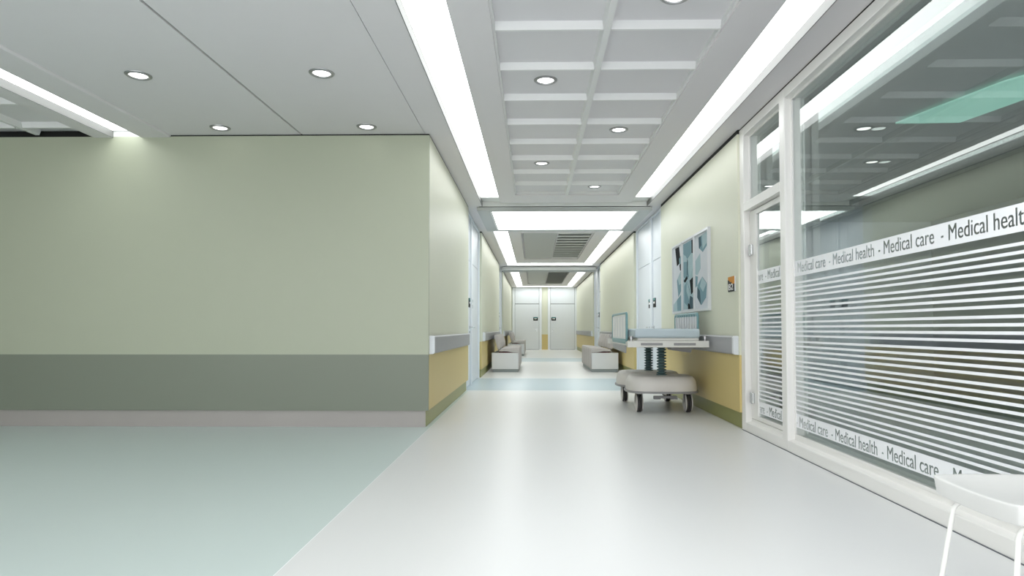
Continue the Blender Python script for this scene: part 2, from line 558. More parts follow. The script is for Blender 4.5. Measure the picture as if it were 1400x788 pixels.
light_panel(-0.69, 1.685, 10.80, 12.75, 2.939, 'large bright rectangular light panel in the lowered ceiling box across the corridor')
light_panel(-0.69, 1.685, 1.0, 2.9, 2.939, 'large unseen rectangular light panel added overhead, in front of the coffered ceiling')  # out of view, repeats the crossing panel, added for lighting


def downlight(x, y, z, label, group):
    t = thing('downlight', (x, y, z), label, 'light', group)
    obj('trim_ring', MB().lathe([(0.068, -0.001), (0.072, -0.010), (0.084, -0.014), (0.097, -0.006), (0.098, 0.0), (0.068, 0.0)], (x, y, z), n=40), M['steel'], t, smooth=True)
    obj('lens', MB().lathe([(0.0, -0.003), (0.066, -0.003), (0.066, -0.001), (0, -0.001)], (x, y, z), n=40), M['down'], t)
    return t


d0 = downlight(0.098, 5.41, 3.068, 'downlight in the coffers, largest seen fully, near the viewer', 'coffer downlights')
for x, y, l in ((0.88, 6.78, 'downlight in the coffers, second back, on the partition side of the long rib'),
                (0.098, 8.15, 'downlight in the coffers, third back, on the green wall side of the long rib'),
                (0.88, 9.51, 'smallest coffer downlight, just before the crossing light panel'),
                (0.88, 4.04, 'coffer downlight cut by the top edge of the view')):
    dup(d0, (x, y, 3.068), label=l)
l0 = downlight(-3.13, 5.10, ZC, 'lobby downlight beside the lowered light beam, away from the green wall', 'lobby downlights')
for x, y, l in ((-1.665, 5.08, 'lobby downlight nearer the corridor, away from the green wall'),
                (-3.13, 6.46, 'small-looking lobby downlight close above the green wall, towards the beam'),
                (-1.66, 6.45, 'lobby downlight close above the green wall, towards the corridor corner')):
    dup(l0, (x, y, ZC), label=l)
for y in (3.7, 2.3, 0.9, -0.5, -1.9):
    for x in (-3.13, -1.66):
        dup(l0, (x, y, ZC), label='lobby downlight overhead outside the view', group='lobby downlights overhead')


# ceiling grille and blank panel of bays two and three
def grille(c0, c1, label, louvred):
    t = thing('air_grille', (0.9, (c0 + c1) / 2, 3.066), label, 'vent')
    x0, x1, y0, y1 = 0.53, 1.245, c0 + 0.04, c1 - 0.06
    f = MB().box(x0 - 0.02, x0, y0, y1, 3.035, 3.066).box(x1, x1 + 0.02, y0, y1, 3.035, 3.066)
    f.box(x0, x1, y1 - 0.02, y1, 3.035, 3.066).box(x0, x1, y0, y0 + 0.02, 3.035, 3.066)
    obj('frame', f, M['ceiling_bed'], t)
    obj('backing', MB().box(x0, x1, y0 + 0.02, y1 - 0.02, 3.060, 3.0665), M['grille_back'], t)
    s = MB()
    n = 11 if louvred else 48
    st = (y1 - y0 - 0.04) / n
    for k in range(n):
        ya = y0 + 0.02 + st * k
        s.prism([(ya + 0.03 * st, 3.036), (ya + 0.10 * st, 3.034), (ya + 0.93 * st, 3.052), (ya + 0.86 * st, 3.056)], 'X', x0, x1)
    obj('louvre_slats', s, M['grille'], t)


grille(13.75, 18.95, 'grey louvred air grille in the ceiling bay behind the big light panel', True)
grille(23.0, 29.6, 'darker fine-slatted air grille in the ceiling of the last bay', False)
for c0, c1, l in ((13.75, 18.95, 'plain grey ceiling access panel beside the louvred grille'),
                  (23.0, 29.6, 'plain grey ceiling access panel in the last bay before the end doors')):
    tag(obj('access_panel', MB().box(-0.235, 0.50, c0 + 0.05, c1 - 0.07, 3.035, 3.067, 0.006), M['panel_grey']), l, 'ceiling panel')

# ------------------------------------------------------------------ doors
dn = [0]


def handle(parent, x, y, z, nrm, along):
    """lever and lock rose. nrm: unit vector out of the leaf, along: direction of the lever"""
    n, a = Vector(nrm), Vector(along)
    p = Vector((x, y, z))
    m = MB()
    ax = 'X' if abs(n.x) > 0.5 else 'Y'
    m.lathe([(0, -0.006), (0.026, -0.006), (0.026, 0.006), (0, 0.006)], p + n * 0.006, ax, 20)
    m.tube([p, p + n * 0.05, p + n * 0.05 + a * 0.12], 0.009, 10, bend=0.015)
    m.lathe([(0, -0.006), (0.022, -0.006), (0.022, 0.006), (0, 0.006)], p + n * 0.006 - Vector((0, 0, 0.09)), ax, 20)
    obj('handle', m, M['chrome'], parent, smooth=True)


def side_door(side, y0, y1, hy):
    """white full-height door in a side niche. side -1 left, +1 right"""
    dn[0] += 1
    X = WL if side < 0 else WR
    t = thing('door_%d' % dn[0], (X, (y0 + y1) / 2, 0), None, None, kind='structure')
    def bx(m, d0, d1, a, b, z0, z1, bev=0.0):
        xa, xb = X + side * d0, X + side * d1
        return m.box(min(xa, xb), max(xa, xb), a, b, z0, z1, bev)
    f = MB()
    bx(f, 0.035, 0.12, y0, y0 + 0.07, 0, 3.0, 0.004)
    bx(f, 0.035, 0.12, y1 - 0.07, y1, 0, 3.0, 0.004)
    bx(f, 0.035, 0.12, y0 + 0.07, y1 - 0.07, 2.97, 3.0)
    obj('frame', f, M['door_frame'], t)
    obj('leaf', bx(MB(), 0.065, 0.11, y0 + 0.078, y1 - 0.078, 0.01, 2.195, 0.003), M['door'], t)
    obj('top_panel', bx(MB(), 0.065, 0.11, y0 + 0.078, y1 - 0.078, 2.207, 2.965, 0.003), M['door'], t)
    obj('backing', bx(MB(), 0.112, 0.118, y0 + 0.07, y1 - 0.07, 0, 2.97), M['joint_shade'], t)
    d = 1 if hy < (y0 + y1) / 2 else -1
    handle(t, X + side * 0.065, hy, 1.03, (-side, 0, 0), (0, d, 0))
    return t


def plate(name, o, u, n, w, h, label, style):
    """small wall sign; o: lower corner, u: reading direction, n: outwards"""
    o, u, n = Vector(o), Vector(u), Vector(n)
    v = Vector((0, 0, 1))
    t = thing(name, o, label, 'sign')
    def slab(a, b, c, d, e0, e1, pts=None):
        P = pts or [(a, c), (b, c), (b, d), (a, d)]
        m = MB()
        m.loft([[o + u * p + v * q + n * e0 for p, q in P], [o + u * p + v * q + n * e1 for p, q in P]])
        return m
    obj('backplate', slab(0, w, 0, h, 0.0, 0.012), M['bumper_cap'] if style == 'B2' else M['sign_black'], t)
    if style == 'B2':
        obj('black_field', slab(0.0, w, 0, 0.5 * h, 0.012, 0.016), M['sign_black'], t)
        obj('orange_field', slab(0.0, w, 0.5 * h, h, 0.012, 0.016), M['sign_orange'], t)
        obj('pictogram', slab(0, 0, 0, 0, 0.016, 0.018, [(0.0, 0.5 * h), (0.62 * w, 0.5 * h), (0.55 * w, 0.66 * h), (0.34 * w, 0.62 * h), (0.25 * w, 0.74 * h), (0, 0.8 * h)]), M['sign_black'], t)
        tm = text_mesh('B2', 0.42 * h)
        put_text(tm, 'lettering', o + u * 0.16 * w + v * 0.11 * h + n * 0.018, u, M['sign_white'], t, 0.003, w * 0.72)
    else:
        obj('header', slab(0, w, 0.74 * h, h, 0.012, 0.016), M['sign_teal'], t)
        obj('lettering', slab(0.22 * w, 0.78 * w, 0.40 * h, 0.62 * h, 0.012, 0.015), M['sign_white'], t)
    return t


def text_mesh(s, size, bold=0.0):
    cu = bpy.data.curves.new('tmp_text', 'FONT')
    cu.body = s
    cu.size = size / 0.70      # cap height = size
    cu.extrude = 0.004
    cu.offset = bold * size
    cu.resolution_u = 4
    o = bpy.data.objects.new('tmp_text', cu)
    C.objects.link(o)
    bpy.context.view_layer.update()
    dg = bpy.context.evaluated_depsgraph_get()
    me = bpy.data.meshes.new_from_object(o.evaluated_get(dg))
    bpy.data.objects.remove(o)
    bpy.data.curves.remove(cu)
    return me


def put_text(me, name, o, u, material, parent, depth, width):
    xs = [v.co.x for v in me.vertices]
    x0, x1 = min(xs), max(xs)
    z0 = min(v.co.z for v in me.vertices)
    z1 = max(v.co.z for v in me.vertices)
    n = Vector((0, 0, 1)).cross(u) * -1
    n = u.cross(Vector((0, 0, 1)))
    bm = bmesh.new()
    bm.from_mesh(me)
    for q in bm.verts:
        a = (q.co.x - x0) / (x1 - x0) * width
        d = (q.co.z - z0) / (z1 - z0) * depth
        q.co = o + u * a + Vector((0, 0, 1)) * q.co.y + n * d
    m = MB()
    m.bm.free()
    m.bm = bm
    obj(name, m, material, parent)
    bpy.data.meshes.remove(me)


zones = [(10.80, 13.45), (20.42, 22.8)]
WHERE = {(-1, 0): 'first crossing, green corner side', (1, 0): 'first crossing, artwork side', (-1, 1): 'second crossing, two-bench side', (1, 1): 'second crossing, single-bench side'}
for zi, (a, b) in enumerate(zones):
    for s in (-1, 1):
        mid = (a + b) / 2 if zi else 11.78
        side_door(s, a, mid, mid - 0.17)
        side_door(s, mid + 0.02, b, mid + 0.19)
        X = (WL if s < 0 else WR) + s * 0.065
        for nm, yy, w in (('near', mid - 0.13, 0), ('far', mid + 0.33, 0)):
            # reading direction runs away from the viewer on the left wall, towards on the right
            u = (0, 1, 0) if s < 0 else (0, -1, 0)
            y_o = yy - 0.2 if s < 0 else yy
            if nm == 'near':
                y_o = (mid - 0.33) if s < 0 else (mid - 0.13)
            else:
                y_o = (mid + 0.13) if s < 0 else (mid + 0.33)
            plate('door_sign', (X, y_o, 1.38), u, (-s, 0, 0), 0.2, 0.16, 'small dark sign on the %s white door, %s' % ('nearer' if nm == 'near' else 'further', WHERE[(s, zi)]), 'x')


def end_door(x0, x1, hx, d):
    dn[0] += 1
    Y = YB
    t = thing('door_%d' % dn[0], ((x0 + x1) / 2, Y, 0), None, None, kind='structure')
    w = 0.12
    f = MB().box(x0 - w, x0, Y - 0.06, Y + 0.02, 0.0, 3.1, 0.004).box(x1, x1 + w, Y - 0.06, Y + 0.02, 0.0, 3.1, 0.004)
    obj('frame', f, M['door_frame'], t)
    obj('leaf', MB().box(x0 + 0.012, x1 - 0.012, Y - 0.03, Y + 0.012, 0.02, 2.19, 0.003), M['door'], t)
    obj('top_panel', MB().box(x0 + 0.012, x1 - 0.012, Y - 0.03, Y + 0.012, 2.215, 3.1, 0.003), M['door'], t)
    obj('backing', MB().box(x0, x1, Y + 0.013, Y + 0.019, 0, 3.1), M['joint_shade'], t)
    handle(t, hx, Y - 0.03, 0.99, (0, -1, 0), (d, 0, 0))


end_door(-0.92, 0.255, 0.13, -1)
end_door(0.79, 1.965, 0.90, 1)
plate('door_sign', (-0.03, YB - 0.03, 1.40), (1, 0, 0), (0, -1, 0), 0.22, 0.17, 'dark sign on the end door that stands behind the two benches', 'x')
plate('door_sign', (0.84, YB - 0.03, 1.40), (1, 0, 0), (0, -1, 0), 0.22, 0.17, 'dark sign on the end door nearer the single bench wall', 'x')
plate('room_sign', (2.05, 6.925, 1.385), (0, -1, 0), (-1, 0, 0), 0.21, 0.155, 'orange and black B2 room sign on the green wall beside the glass door', 'B2')


# ------------------------------------------------------------------ bumper rails
def bumper(side, y0, y1, label):
    X = WL if side < 0 else WR
    s = -side
    t = thing('bumper_rail', (X, (y0 + y1) / 2, 0.835), label, 'wall rail')
    prof = [(X, 0.74), (X + s * 0.035, 0.742), (X + s * 0.05, 0.755), (X + s * 0.05, 0.915), (X + s * 0.035, 0.928), (X, 0.93)]
    obj('rail_cover', MB().prism(prof, 'Y', y0 + 0.05, y1 - 0.05), M['bumper'], t)
    cp = [(p[0] + (s * 0.002 if p[0] != X else 0), p[1]) for p in prof]
    obj('end_cap', MB().prism(cp, 'Y', y0, y0 + 0.05), M['bumper_cap'], t)
    obj('end_cap', MB().prism(cp, 'Y', y1 - 0.05, y1), M['bumper_cap'], t)


bumper(-1, 6.76, 10.55, 'grey wall bumper rail on the green and tan wall at the lobby corner')
bumper(-1, 13.8, 20.1, 'grey wall bumper rail behind the nearer of the two benches on one wall')
bumper(-1, 23.1, 31.3, 'grey wall bumper rail behind the bench close to the end doors')
bumper(1, 6.64, 10.4, 'grey wall bumper rail behind the hospital bed, below the artwork')
bumper(1, 13.8, 20.1, 'grey wall bumper rail behind the bench that stands alone')
bumper(1, 23.1, 31.3, 'grey wall bumper rail on the tan wall without a bench, by the end doors')


# ------------------------------------------------------------------ glazed partition
GX0, GX1 = 2.07, 2.24
PA, PB = 2.14, 2.215        # two panes
YN = -2.55
win = thing('window_1', (GX0, 2.0, 0), None, None, kind='structure')
obj('sill', MB().prism([(GX0 + 0.003, 0.0), (GX0 + 0.003, 0.082), (GX0 + 0.006, 0.088), (2.125, 0.098), (2.13, 0.125), (2.23, 0.125), (2.24, 0.0)], 'Y', YN, 6.62), M['part_frame'], win)
obj('head', MB().box(GX0 + 0.003, GX1, YN, 6.62, 2.915, 2.998, 0.003), M['part_frame'], win)
obj('post', MB().box(GX0, GX1, 6.50, 6.619, 0.0, 2.997, 0.006), M['part_frame'], win)
obj('post', MB().box(GX0, GX1, 5.44, 5.555, 0.0, 2.997, 0.012, 3), M['part_frame'], win)
obj('post', MB().box(GX0, GX1, 1.3, 1.41, 0.0, 2.997, 0.012, 3), M['part_frame'], win)
obj('post', MB().box(GX0, GX1, YN, YN + 0.1, 0.0, 2.997, 0.012, 3), M['part_frame'], win)
obj('transom', MB().box(GX0, GX1, 5.555, 6.50, 2.158, 2.243, 0.003), M['part_frame'], win)
obj('head_gap', MB().box(GX0 + 0.005, GX1, YN, 6.62, 2.998, 3.02), M['gap'], win)
for a, b, z0, z1 in ((5.555, 6.50, 2.243, 2.915), (1.41, 5.44, 0.125, 2.915), (YN + 0.1, 1.3, 0.125, 2.915)):
    g = obj('pane', MB().box(PA, PA + 0.006, a, b, z0, z1), M['pane'], win)
    g = obj('pane', MB().box(PB, PB + 0.006, a, b, z0, z1), M['pane'], win)
    fr = MB()
    for px in (PA - 0.012, PB + 0.006):
        fr.box(px, px + 0.012, b - 0.02, b, z0, z1).box(px, px + 0.012, a, a + 0.02, z0, z1)
        fr.box(px, px + 0.012, a + 0.02, b - 0.02, z1 - 0.02, z1).box(px, px + 0.012, a + 0.02, b - 0.02, z0, z0 + 0.02)
    obj('glazing_bead', fr, M['part_frame'], win)

gd = thing('door_%d' % (dn[0] + 1), (PA, 6.0, 0), None, None, kind='structure')
lf = MB()
lf.box(2.125, 2.20, 6.30, 6.49, 0.13, 2.15, 0.003).box(2.125, 2.20, 5.565, 5.66, 0.13, 2.15, 0.003)
lf.box(2.125, 2.20, 5.66, 6.30, 2.10, 2.15, 0.003).box(2.125, 2.20, 5.66, 6.30, 0.13, 0.17, 0.003)
obj('door_frame', lf, M['part_frame'], gd)
obj('pane', MB().box(PA, PA + 0.006, 5.66, 6.30, 0.17, 2.10), M['pane'], gd)
obj('pane', MB().box(PB - 0.03, PB - 0.024, 5.66, 6.30, 0.17, 2.10), M['pane'], gd)
for hz in (1.77, 0.33):
    h = MB().box(2.105, 2.126, 6.395, 6.435, hz - 0.05, hz + 0.05, 0.004).box(2.105, 2.126, 6.445, 6.49, hz - 0.05, hz + 0.05, 0.004)
    h.lathe([(0, -0.055), (0.009, -0.055), (0.009, 0.055), (0, 0.055)], (2.11, 6.44, hz), n=14)
    obj('hinge', h, M['chrome'], gd)

obj('sill_shadow_line', MB().box(GX0 - 0.004, GX0 + 0.004, YN, 6.60, 0.0, 0.004), M['joint_shade'], win)  # thin dark strip stands for the shadow along the sill base
# film: lettering cut out of the white bands, and the stripes
XF = PA - 0.0015


def band(parent, ya, yb, z0, z1, zt, cap):
    """white film band from y=ya (near) to yb (far) with the words cut out"""
    bb = MB().box(XF - 0.0008, XF, ya, yb, z0, z1)
    bo = obj('lettering_band', bb, M['sticker'], parent)
    cut = bmesh.new()
    y = 5.359 + 1.313
    k = 0
    while y > ya - 1:
        for s, wd, adv in (('Medical care', 0.505, 0.567), ('-', 0.018, 0.062), ('Medical health', 0.567, 0.622), ('-', 0.018, 0.062)):
            if y - wd < yb - 0.003 and y > ya + 0.003:
                me = text_mesh(s, cap)
                xs = [v.co.x for v in me.vertices]
                a0, a1 = min(xs), max(xs)
                tmp = bmesh.new()
                tmp.from_mesh(me)
                bpy.data.meshes.remove(me)
                for q in tmp.verts:
                    a = (q.co.x - a0) / (a1 - a0) * wd
                    q.co = Vector((XF - 0.0004 + (0.003 if q.co.z < 0 else -0.003), y - a, zt + q.co.y))
                m2 = bpy.data.meshes.new('t')
                tmp.to_mesh(m2)
                tmp.free()
                cut.from_mesh(m2)
                bpy.data.meshes.remove(m2)
            y -= adv
        k += 1
        y = 5.359 + 1.313 - 1.313 * k
    bmesh.ops.remove_doubles(cut, verts=cut.verts[:], dist=1e-5)
    bmesh.ops.recalc_face_normals(cut, faces=cut.faces[:])
    cm = bpy.data.meshes.new('cut')
    cut.to_mesh(cm)
    cut.free()
    co = bpy.data.objects.new('cut', cm)
    C.objects.link(co)
    co.parent = parent
    co.matrix_parent_inverse = Matrix.Translation(-ORG[parent])
    for shift in (-0.0016, 0.0016, 0.0):        # heavier strokes: the same words cut three times
        co.location.y = shift
        md = bo.modifiers.new('cut', 'BOOLEAN')
        md.operation = 'DIFFERENCE'
        md.object = co
        md.solver = 'EXACT'
        bpy.context.view_layer.update()
        dg = bpy.context.evaluated_depsgraph_get()
        res = bpy.data.meshes.new_from_object(bo.evaluated_get(dg))
        bo.modifiers.clear()
        old = bo.data
        bo.data = res
        bpy.data.meshes.remove(old)
    bpy.data.objects.remove(co)
    bpy.data.meshes.remove(cm)


for par, ya, yb in ((win, 1.415, 5.438), (gd, 5.66, 6.30)):
    band(par, ya, yb, 1.428, 1.553, 1.457, 0.083)
    band(par, ya, yb, 0.200, 0.312, 0.212, 0.083)
    st = MB()
    for k in range(27):                          # stripes in sets of four
        z = 1.375 - 0.1594 * (k // 4) - 0.0375 * (k % 4)
        st.box(XF - 0.0008, XF, ya, yb, z - 0.0077, z + 0.0077)
    obj('stripe_film', st, M['sticker'], par)

# dim room behind the glass
struct('floor_room', MB().box(2.30, 7.5, YN - 0.2, 12.5, -0.1, 0.0), M['room_floor'])
struct('ceiling_room', MB().box(2.24, 7.5, YN - 0.2, 12.5, 3.02, 3.1), M['room_ceiling'])
struct('wall_room', MB().box(7.5, 7.6, YN - 0.2, 12.5, 0, 3.1).box(2.34, 7.5, 12.5, 12.6, 0, 3.1)
       .box(2.17, 2.24, 6.62, 12.5, 0, 3.1), M['room_wall'])
tp = MB().prism([(3.52, 6.35), (4.15, 6.35), (4.42, 5.32), (4.42, 4.6), (3.78, 5.32)], 'Z', 2.985, 3.0)
t = thing('teal_reflection_panel', (4.0, 5.6, 2.985), 'glowing pale teal panel standing in for a teal reflection seen in the glass partition', 'light')  # glowing shape put in to imitate a teal reflection in the glass
obj('diffuser', MB().prism([(3.50, 6.37), (4.10, 6.35), (4.43, 4.9), (4.15, 4.7), (3.78, 5.30)], 'Z', 2.985, 3.0), M['teal_reflection'], t)
obj('mount', MB().box(3.9, 4.1, 5.5, 5.7, 3.0, 3.02), M['trim'], t)
tp.bm.free()

# ------------------------------------------------------------------ benches
def bench(x_wall, y0, n, pitch, label):
    """n upholstered seats in a row along the wall at x_wall (seats face +X)"""
    L = n * pitch
    t = thing('waiting_bench', (x_wall, y0 + L / 2, 0), label, 'bench')
    xb, xf = x_wall + 0.10, x_wall + 0.715
    obj('plinth', MB().box(xb + 0.015, xf - 0.01, y0 + 0.02, y0 + L - 0.02, 0.0, 0.072), M['bench_plinth'], t)
    for ya in (y0, y0 + L - 0.03):
        obj('side_panel', MB().box(xb, xf, ya, ya + 0.03, 0.072, 0.446, 0.003), M['bench_white'], t)
    obj('body', MB().box(xb + 0.01, xf - 0.012, y0 + 0.03, y0 + L - 0.03, 0.072, 0.43), M['bench_plinth'], t)
    obj('seat_base', MB().box(xb + 0.16, xf - 0.02, y0 + 0.06, y0 + L - 0.06, 0.43, 0.462), M['red'], t)
    for k in range(n):
        a, b = y0 + k * pitch + 0.012, y0 + (k + 1) * pitch - 0.012
        pr = [(xb + 0.17, 0.475), (xb + 0.165, 0.50), (xb + 0.19, 0.525), (xb + 0.45, 0.555), (xf - 0.01, 0.562), (xf + 0.012, 0.55),
              (xf + 0.022, 0.51), (xf + 0.022, 0.09), (xf + 0.014, 0.075), (xf + 0.002, 0.075), (xf + 0.002, 0.45), (xf - 0.12, 0.452), (xb + 0.35, 0.478)]
        obj('seat', MB().prism(pr, 'Y', a, b, 0.008, 2), M['fabric'], t, smooth=True)
        # leaning backrest
        p0, p1 = Vector((xb + 0.165, 0.545)), Vector((xb + 0.085, 0.865))
        d = (p1 - p0).normalized()
        q = Vector((d.y, -d.x))
        br = [p0 - q * 0.035, p0 + d * -0.012, p0 + q * 0.035, p0 + d * 0.12 + q * 0.056, p1 - d * 0.03 + q * 0.045, p1 + q * 0.03, p1 - q * 0.03, p1 - d * 0.03 - q * 0.045]
        obj('backrest', MB().prism([(v.x, v.y) for v in br], 'Y', a + 0.01, b - 0.01, 0.008, 2), M['fabric'], t, smooth=True)
        obj('bracket', MB().tube([(xb + 0.25, (a + b) / 2, 0.47), (xb + 0.14, (a + b) / 2, 0.48), (xb + 0.115, (a + b) / 2, 0.66)], 0.012, 10, bend=0.04), M['steel'], t, smooth=True)
    return t


b1 = bench(WL, 15.24, 5, 0.57, 'grey upholstered bench with white end panel, nearer of two on one wall')
dup(b1, (WL, 24.35 + 5 * 0.57 / 2, 0), label='grey upholstered bench with white end panel, close to the end doors')
dup(b1, (WR, 15.28 + 5 * 0.57 / 2, 0), rz=PI, label='grey upholstered bench partly hidden behind the hospital bed')

# ------------------------------------------------------------------ artwork: three framed panels
ART = {
    0: [('art_black', [(.25, .985), (.72, .985), (.86, .74), (.45, .70)]), ('art_mid', [(.7, .80), (1, .85), (1, .60), (.75, .70)]), ('art_black', [(.75, .70), (1, .73), (1, .60), (.8, .62)]),
        ('art_mid', [(.45, .48), (.9, .60), (1, .56), (1, .33), (.6, .22)]), ('art_pale', [(.55, .50), (.95, .60), (1, .42), (.7, .40)]),
        ('art_pale', [(.05, .12), (1, .26), (1, .01), (0.04, .01)]), ('art_mid', [(.45, .18), (1, .26), (1, .01), (.5, .01)])],
    1: [('art_pale', [(.02, .98), (.98, .98), (.98, .02), (.02, .02)]), ('art_mid', [(.05, .98), (.35, .98), (.2, .80), (.05, .84)]), ('art_mid', [(.35, .98), (.8, .98), (.78, .80), (.42, .74), (.2, .82)]),
        ('art_black', [(.82, .98), (.98, .98), (.98, .78), (.82, .80)]), ('art_mid', [(.08, .72), (.42, .70), (.55, .48), (.3, .45), (.08, .50)]),
        ('art_deep', [(.42, .74), (.48, .70), (.44, .50), (.38, .52)]), ('art_black', [(.08, .44), (.40, .50), (.45, .46), (.2, .41)]),
        ('art_pale', [(.5, .70), (.85, .74), (.98, .60), (.7, .46)]), ('art_black', [(.66, .42), (.98, .46), (.98, .26), (.78, .22)]),
        ('art_mid', [(.15, .36), (.4, .42), (.7, .24), (.45, .06), (.15, .12)]), ('art_pale', [(.4, .42), (.7, .24), (.6, .14), (.35, .28)]),
        ('art_deep', [(.55, .02), (.98, .02), (.98, .16), (.7, .20)]), ('art_black', [(.5, .02), (.72, .02), (.66, .08), (.5, .10)])],
    2: [('art_mid', [(.28, .96), (.92, .98), (.9, .80), (.6, .74), (.3, .82)]), ('art_deep', [(.28, .96), (.45, .96), (.5, .84), (.32, .80)]), ('art_pale', [(.55, .97), (.92, .98), (.9, .84), (.6, .78)]),
        ('art_pale', [(.02, .66), (.4, .74), (.42, .54), (.15, .46), (.02, .48)]), ('art_mid', [(.02, .46), (.2, .44), (.15, .32), (.02, .30)]),
        ('art_mid', [(.18, .32), (.55, .42), (.88, .32), (.82, .14), (.45, .05), (.16, .16)]), ('art_deep', [(.18, .30), (.38, .24), (.45, .05), (.16, .16)]),
        ('art_pale', [(.38, .30), (.55, .42), (.88, .32), (.62, .22)])],
}
LAB = ['framed abstract print with a black shard on white, panel next to the white doors',
       'framed abstract print crowded with teal facets, middle panel of the three over the bed',
       'framed abstract print with two teal crystals on white, panel closest to the B2 sign']
for k, (yf, yn) in enumerate(((9.62, 9.01), (8.99, 8.335), (8.315, 7.64))):
    t = thing('framed_print', (WR, (yf + yn) / 2, 1.215), LAB[k], 'artwork', 'abstract prints above the hospital bed')
    w, z0, z1 = yf - yn, 1.215, 2.19
    fr = MB()
    fw = 0.028
    fr.box(WR - 0.035, WR, yn, yn + fw, z0, z1).box(WR - 0.035, WR, yf - fw, yf, z0, z1)
    fr.box(WR - 0.035, WR, yn + fw, yf - fw, z0, z0 + fw).box(WR - 0.035, WR, yn + fw, yf - fw, z1 - fw, z1)
    obj('frame', fr, M['art_frame'], t)
    obj('print', MB().box(WR - 0.022, WR, yn + fw, yf - fw, z0 + fw, z1 - fw), M['art_bg'], t)
    for i, (mm, pts) in enumerate(ART[k]):
        P = [(yf - fw - u * (w - 2 * fw), z0 + fw + v * (z1 - z0 - 2 * fw)) for u, v in pts]
        x1 = WR - 0.0222 - 0.0006 * (i + 1)
        obj('printed_shape', MB().prism(P, 'X', x1, WR - 0.0221), M[mm], t)

# ------------------------------------------------------------------ hospital bed
bed = thing('hospital_bed', (1.53, 8.45, 0), 'wheeled hospital bed with pale teal mattress and teal side rails by the bumper rail', 'bed')


def lobe(cx, cy, hx, hy, z0, z1):
    rings = []
    n = 40
    ex = 3.2
    for s, z in ((1.0, z0), (1.0, z0 + 0.3 * (z1 - z0)), (0.985, z0 + 0.52 * (z1 - z0)), (0.955, z0 + 0.70 * (z1 - z0)), (0.91, z0 + 0.84 * (z1 - z0)), (0.85, z0 + 0.94 * (z1 - z0)), (0.76, z1 - 0.003), (0.6, z1)):
        r = []
        for i in range(n):
            a = 2 * PI * i / n
            c, d = math.cos(a), math.sin(a)
            dx = (hx - (1 - s) * hx * 0.75) * math.copysign(abs(c) ** (2 / ex), c)
            dy = (hy - (1 - s) * hx * 0.75) * math.copysign(abs(d) ** (2 / ex), d)
            r.append((cx + dx, cy + dy, z))
        rings.append(r)
    return rings


m = MB().loft(lobe(1.545, 8.10, 0.415, 0.36, 0.265, 0.44))
obj('base_cover', m, M['bed_shell'], bed, smooth=True)
m = MB().loft(lobe(1.535, 8.93, 0.415, 0.34, 0.265, 0.44))
m.box(1.30, 1.78, 8.4, 8.65, 0.27, 0.40, 0.03, 3)
obj('base_cover', m, M['bed_shell'], bed, smooth=True)
fl = MB()
for cy, hy in ((8.10, 0.375), (8.93, 0.355)):
    r = lobe(1.545 if cy < 8.5 else 1.535, cy, 0.432, hy, 0.24, 0.4)[0]
    fl.loft([[(p[0], p[1], 0.242) for p in r], [(p[0], p[1], 0.266) for p in r]])
obj('base_flange', fl, M['bed_grey'], bed)


def caster(x, y, parent):
    """wheel seen edge on, rolling along Y, between two pale shields"""
    r = 0.112
    f = MB()
    for dx in (-0.034, 0.034):
        f.box(x + dx - 0.005, x + dx + 0.005, y - 0.03, y + 0.03, 0.12, 0.243)
        f.lathe([(0, -0.005), (r - 0.006, -0.005), (r - 0.002, 0), (r - 0.006, 0.005), (0, 0.005)], (x + dx, y, r + 0.004), 'X', 32)
    f.box(x - 0.039, x + 0.039, y - 0.03, y + 0.03, 0.215, 0.243, 0.006)
    c = obj('caster', f, M['bed_shell'], parent, smooth=True)
    for dx in (-0.014, 0.014):
        w = MB().lathe([(0, -0.009), (0.07, -0.009), (0.085, -0.012), (0.102, -0.012), (0.108, -0.007), (0.109, 0), (0.108, 0.007), (0.102, 0.012), (0.085, 0.012), (0.07, 0.009), (0, 0.009)], (x + dx, y, 0.109), 'X', 36)
        obj('tyre', w, M['rubber'], c, smooth=True)
    obj('swivel', MB().lathe([(0, 0.225), (0.03, 0.225), (0.036, 0.235), (0.036, 0.25), (0, 0.25)], (x, y, 0), n=20), M['chrome'], c, smooth=True)


for x, y in ((1.262, 7.98), (1.848, 7.98), (1.25, 9.16), (1.84, 9.16)):
    caster(x, y, bed)
pd = MB().box(1.42, 1.70, 7.86, 7.90, 0.175, 0.205, 0.006)
pd.box(1.42, 1.50, 7.84, 7.90, 0.165, 0.18, 0.004).box(1.62, 1.70, 7.84, 7.90, 0.165, 0.18, 0.004)
pd.tube([(1.56, 7.89, 0.19), (1.56, 8.1, 0.23), (1.56, 8.2, 0.262)], 0.012, 10)
obj('brake_pedal', pd, M['bed_grey'], bed)
# bellows columns
for cy in (8.05, 8.95):
    pr = [(0.0, 0.435), (0.062, 0.435), (0.062, 0.45)]
    n = 9
    z0, z1 = 0.452, 0.765
    for k in range(n):
        za = z0 + (z1 - z0) * k / n
        zb = z0 + (z1 - z0) * (k + 1) / n
        pr += [(0.034, za + 0.003), (0.058, (za + zb) / 2 - 0.005), (0.058, (za + zb) / 2 + 0.005), (0.034, zb - 0.003)]
    pr += [(0.05, 0.77), (0.05, 0.79), (0, 0.79)]
    obj('lifting_column', MB().lathe(pr, (1.55, cy, 0), n=32), M['dark_teal'], bed, smooth=False)
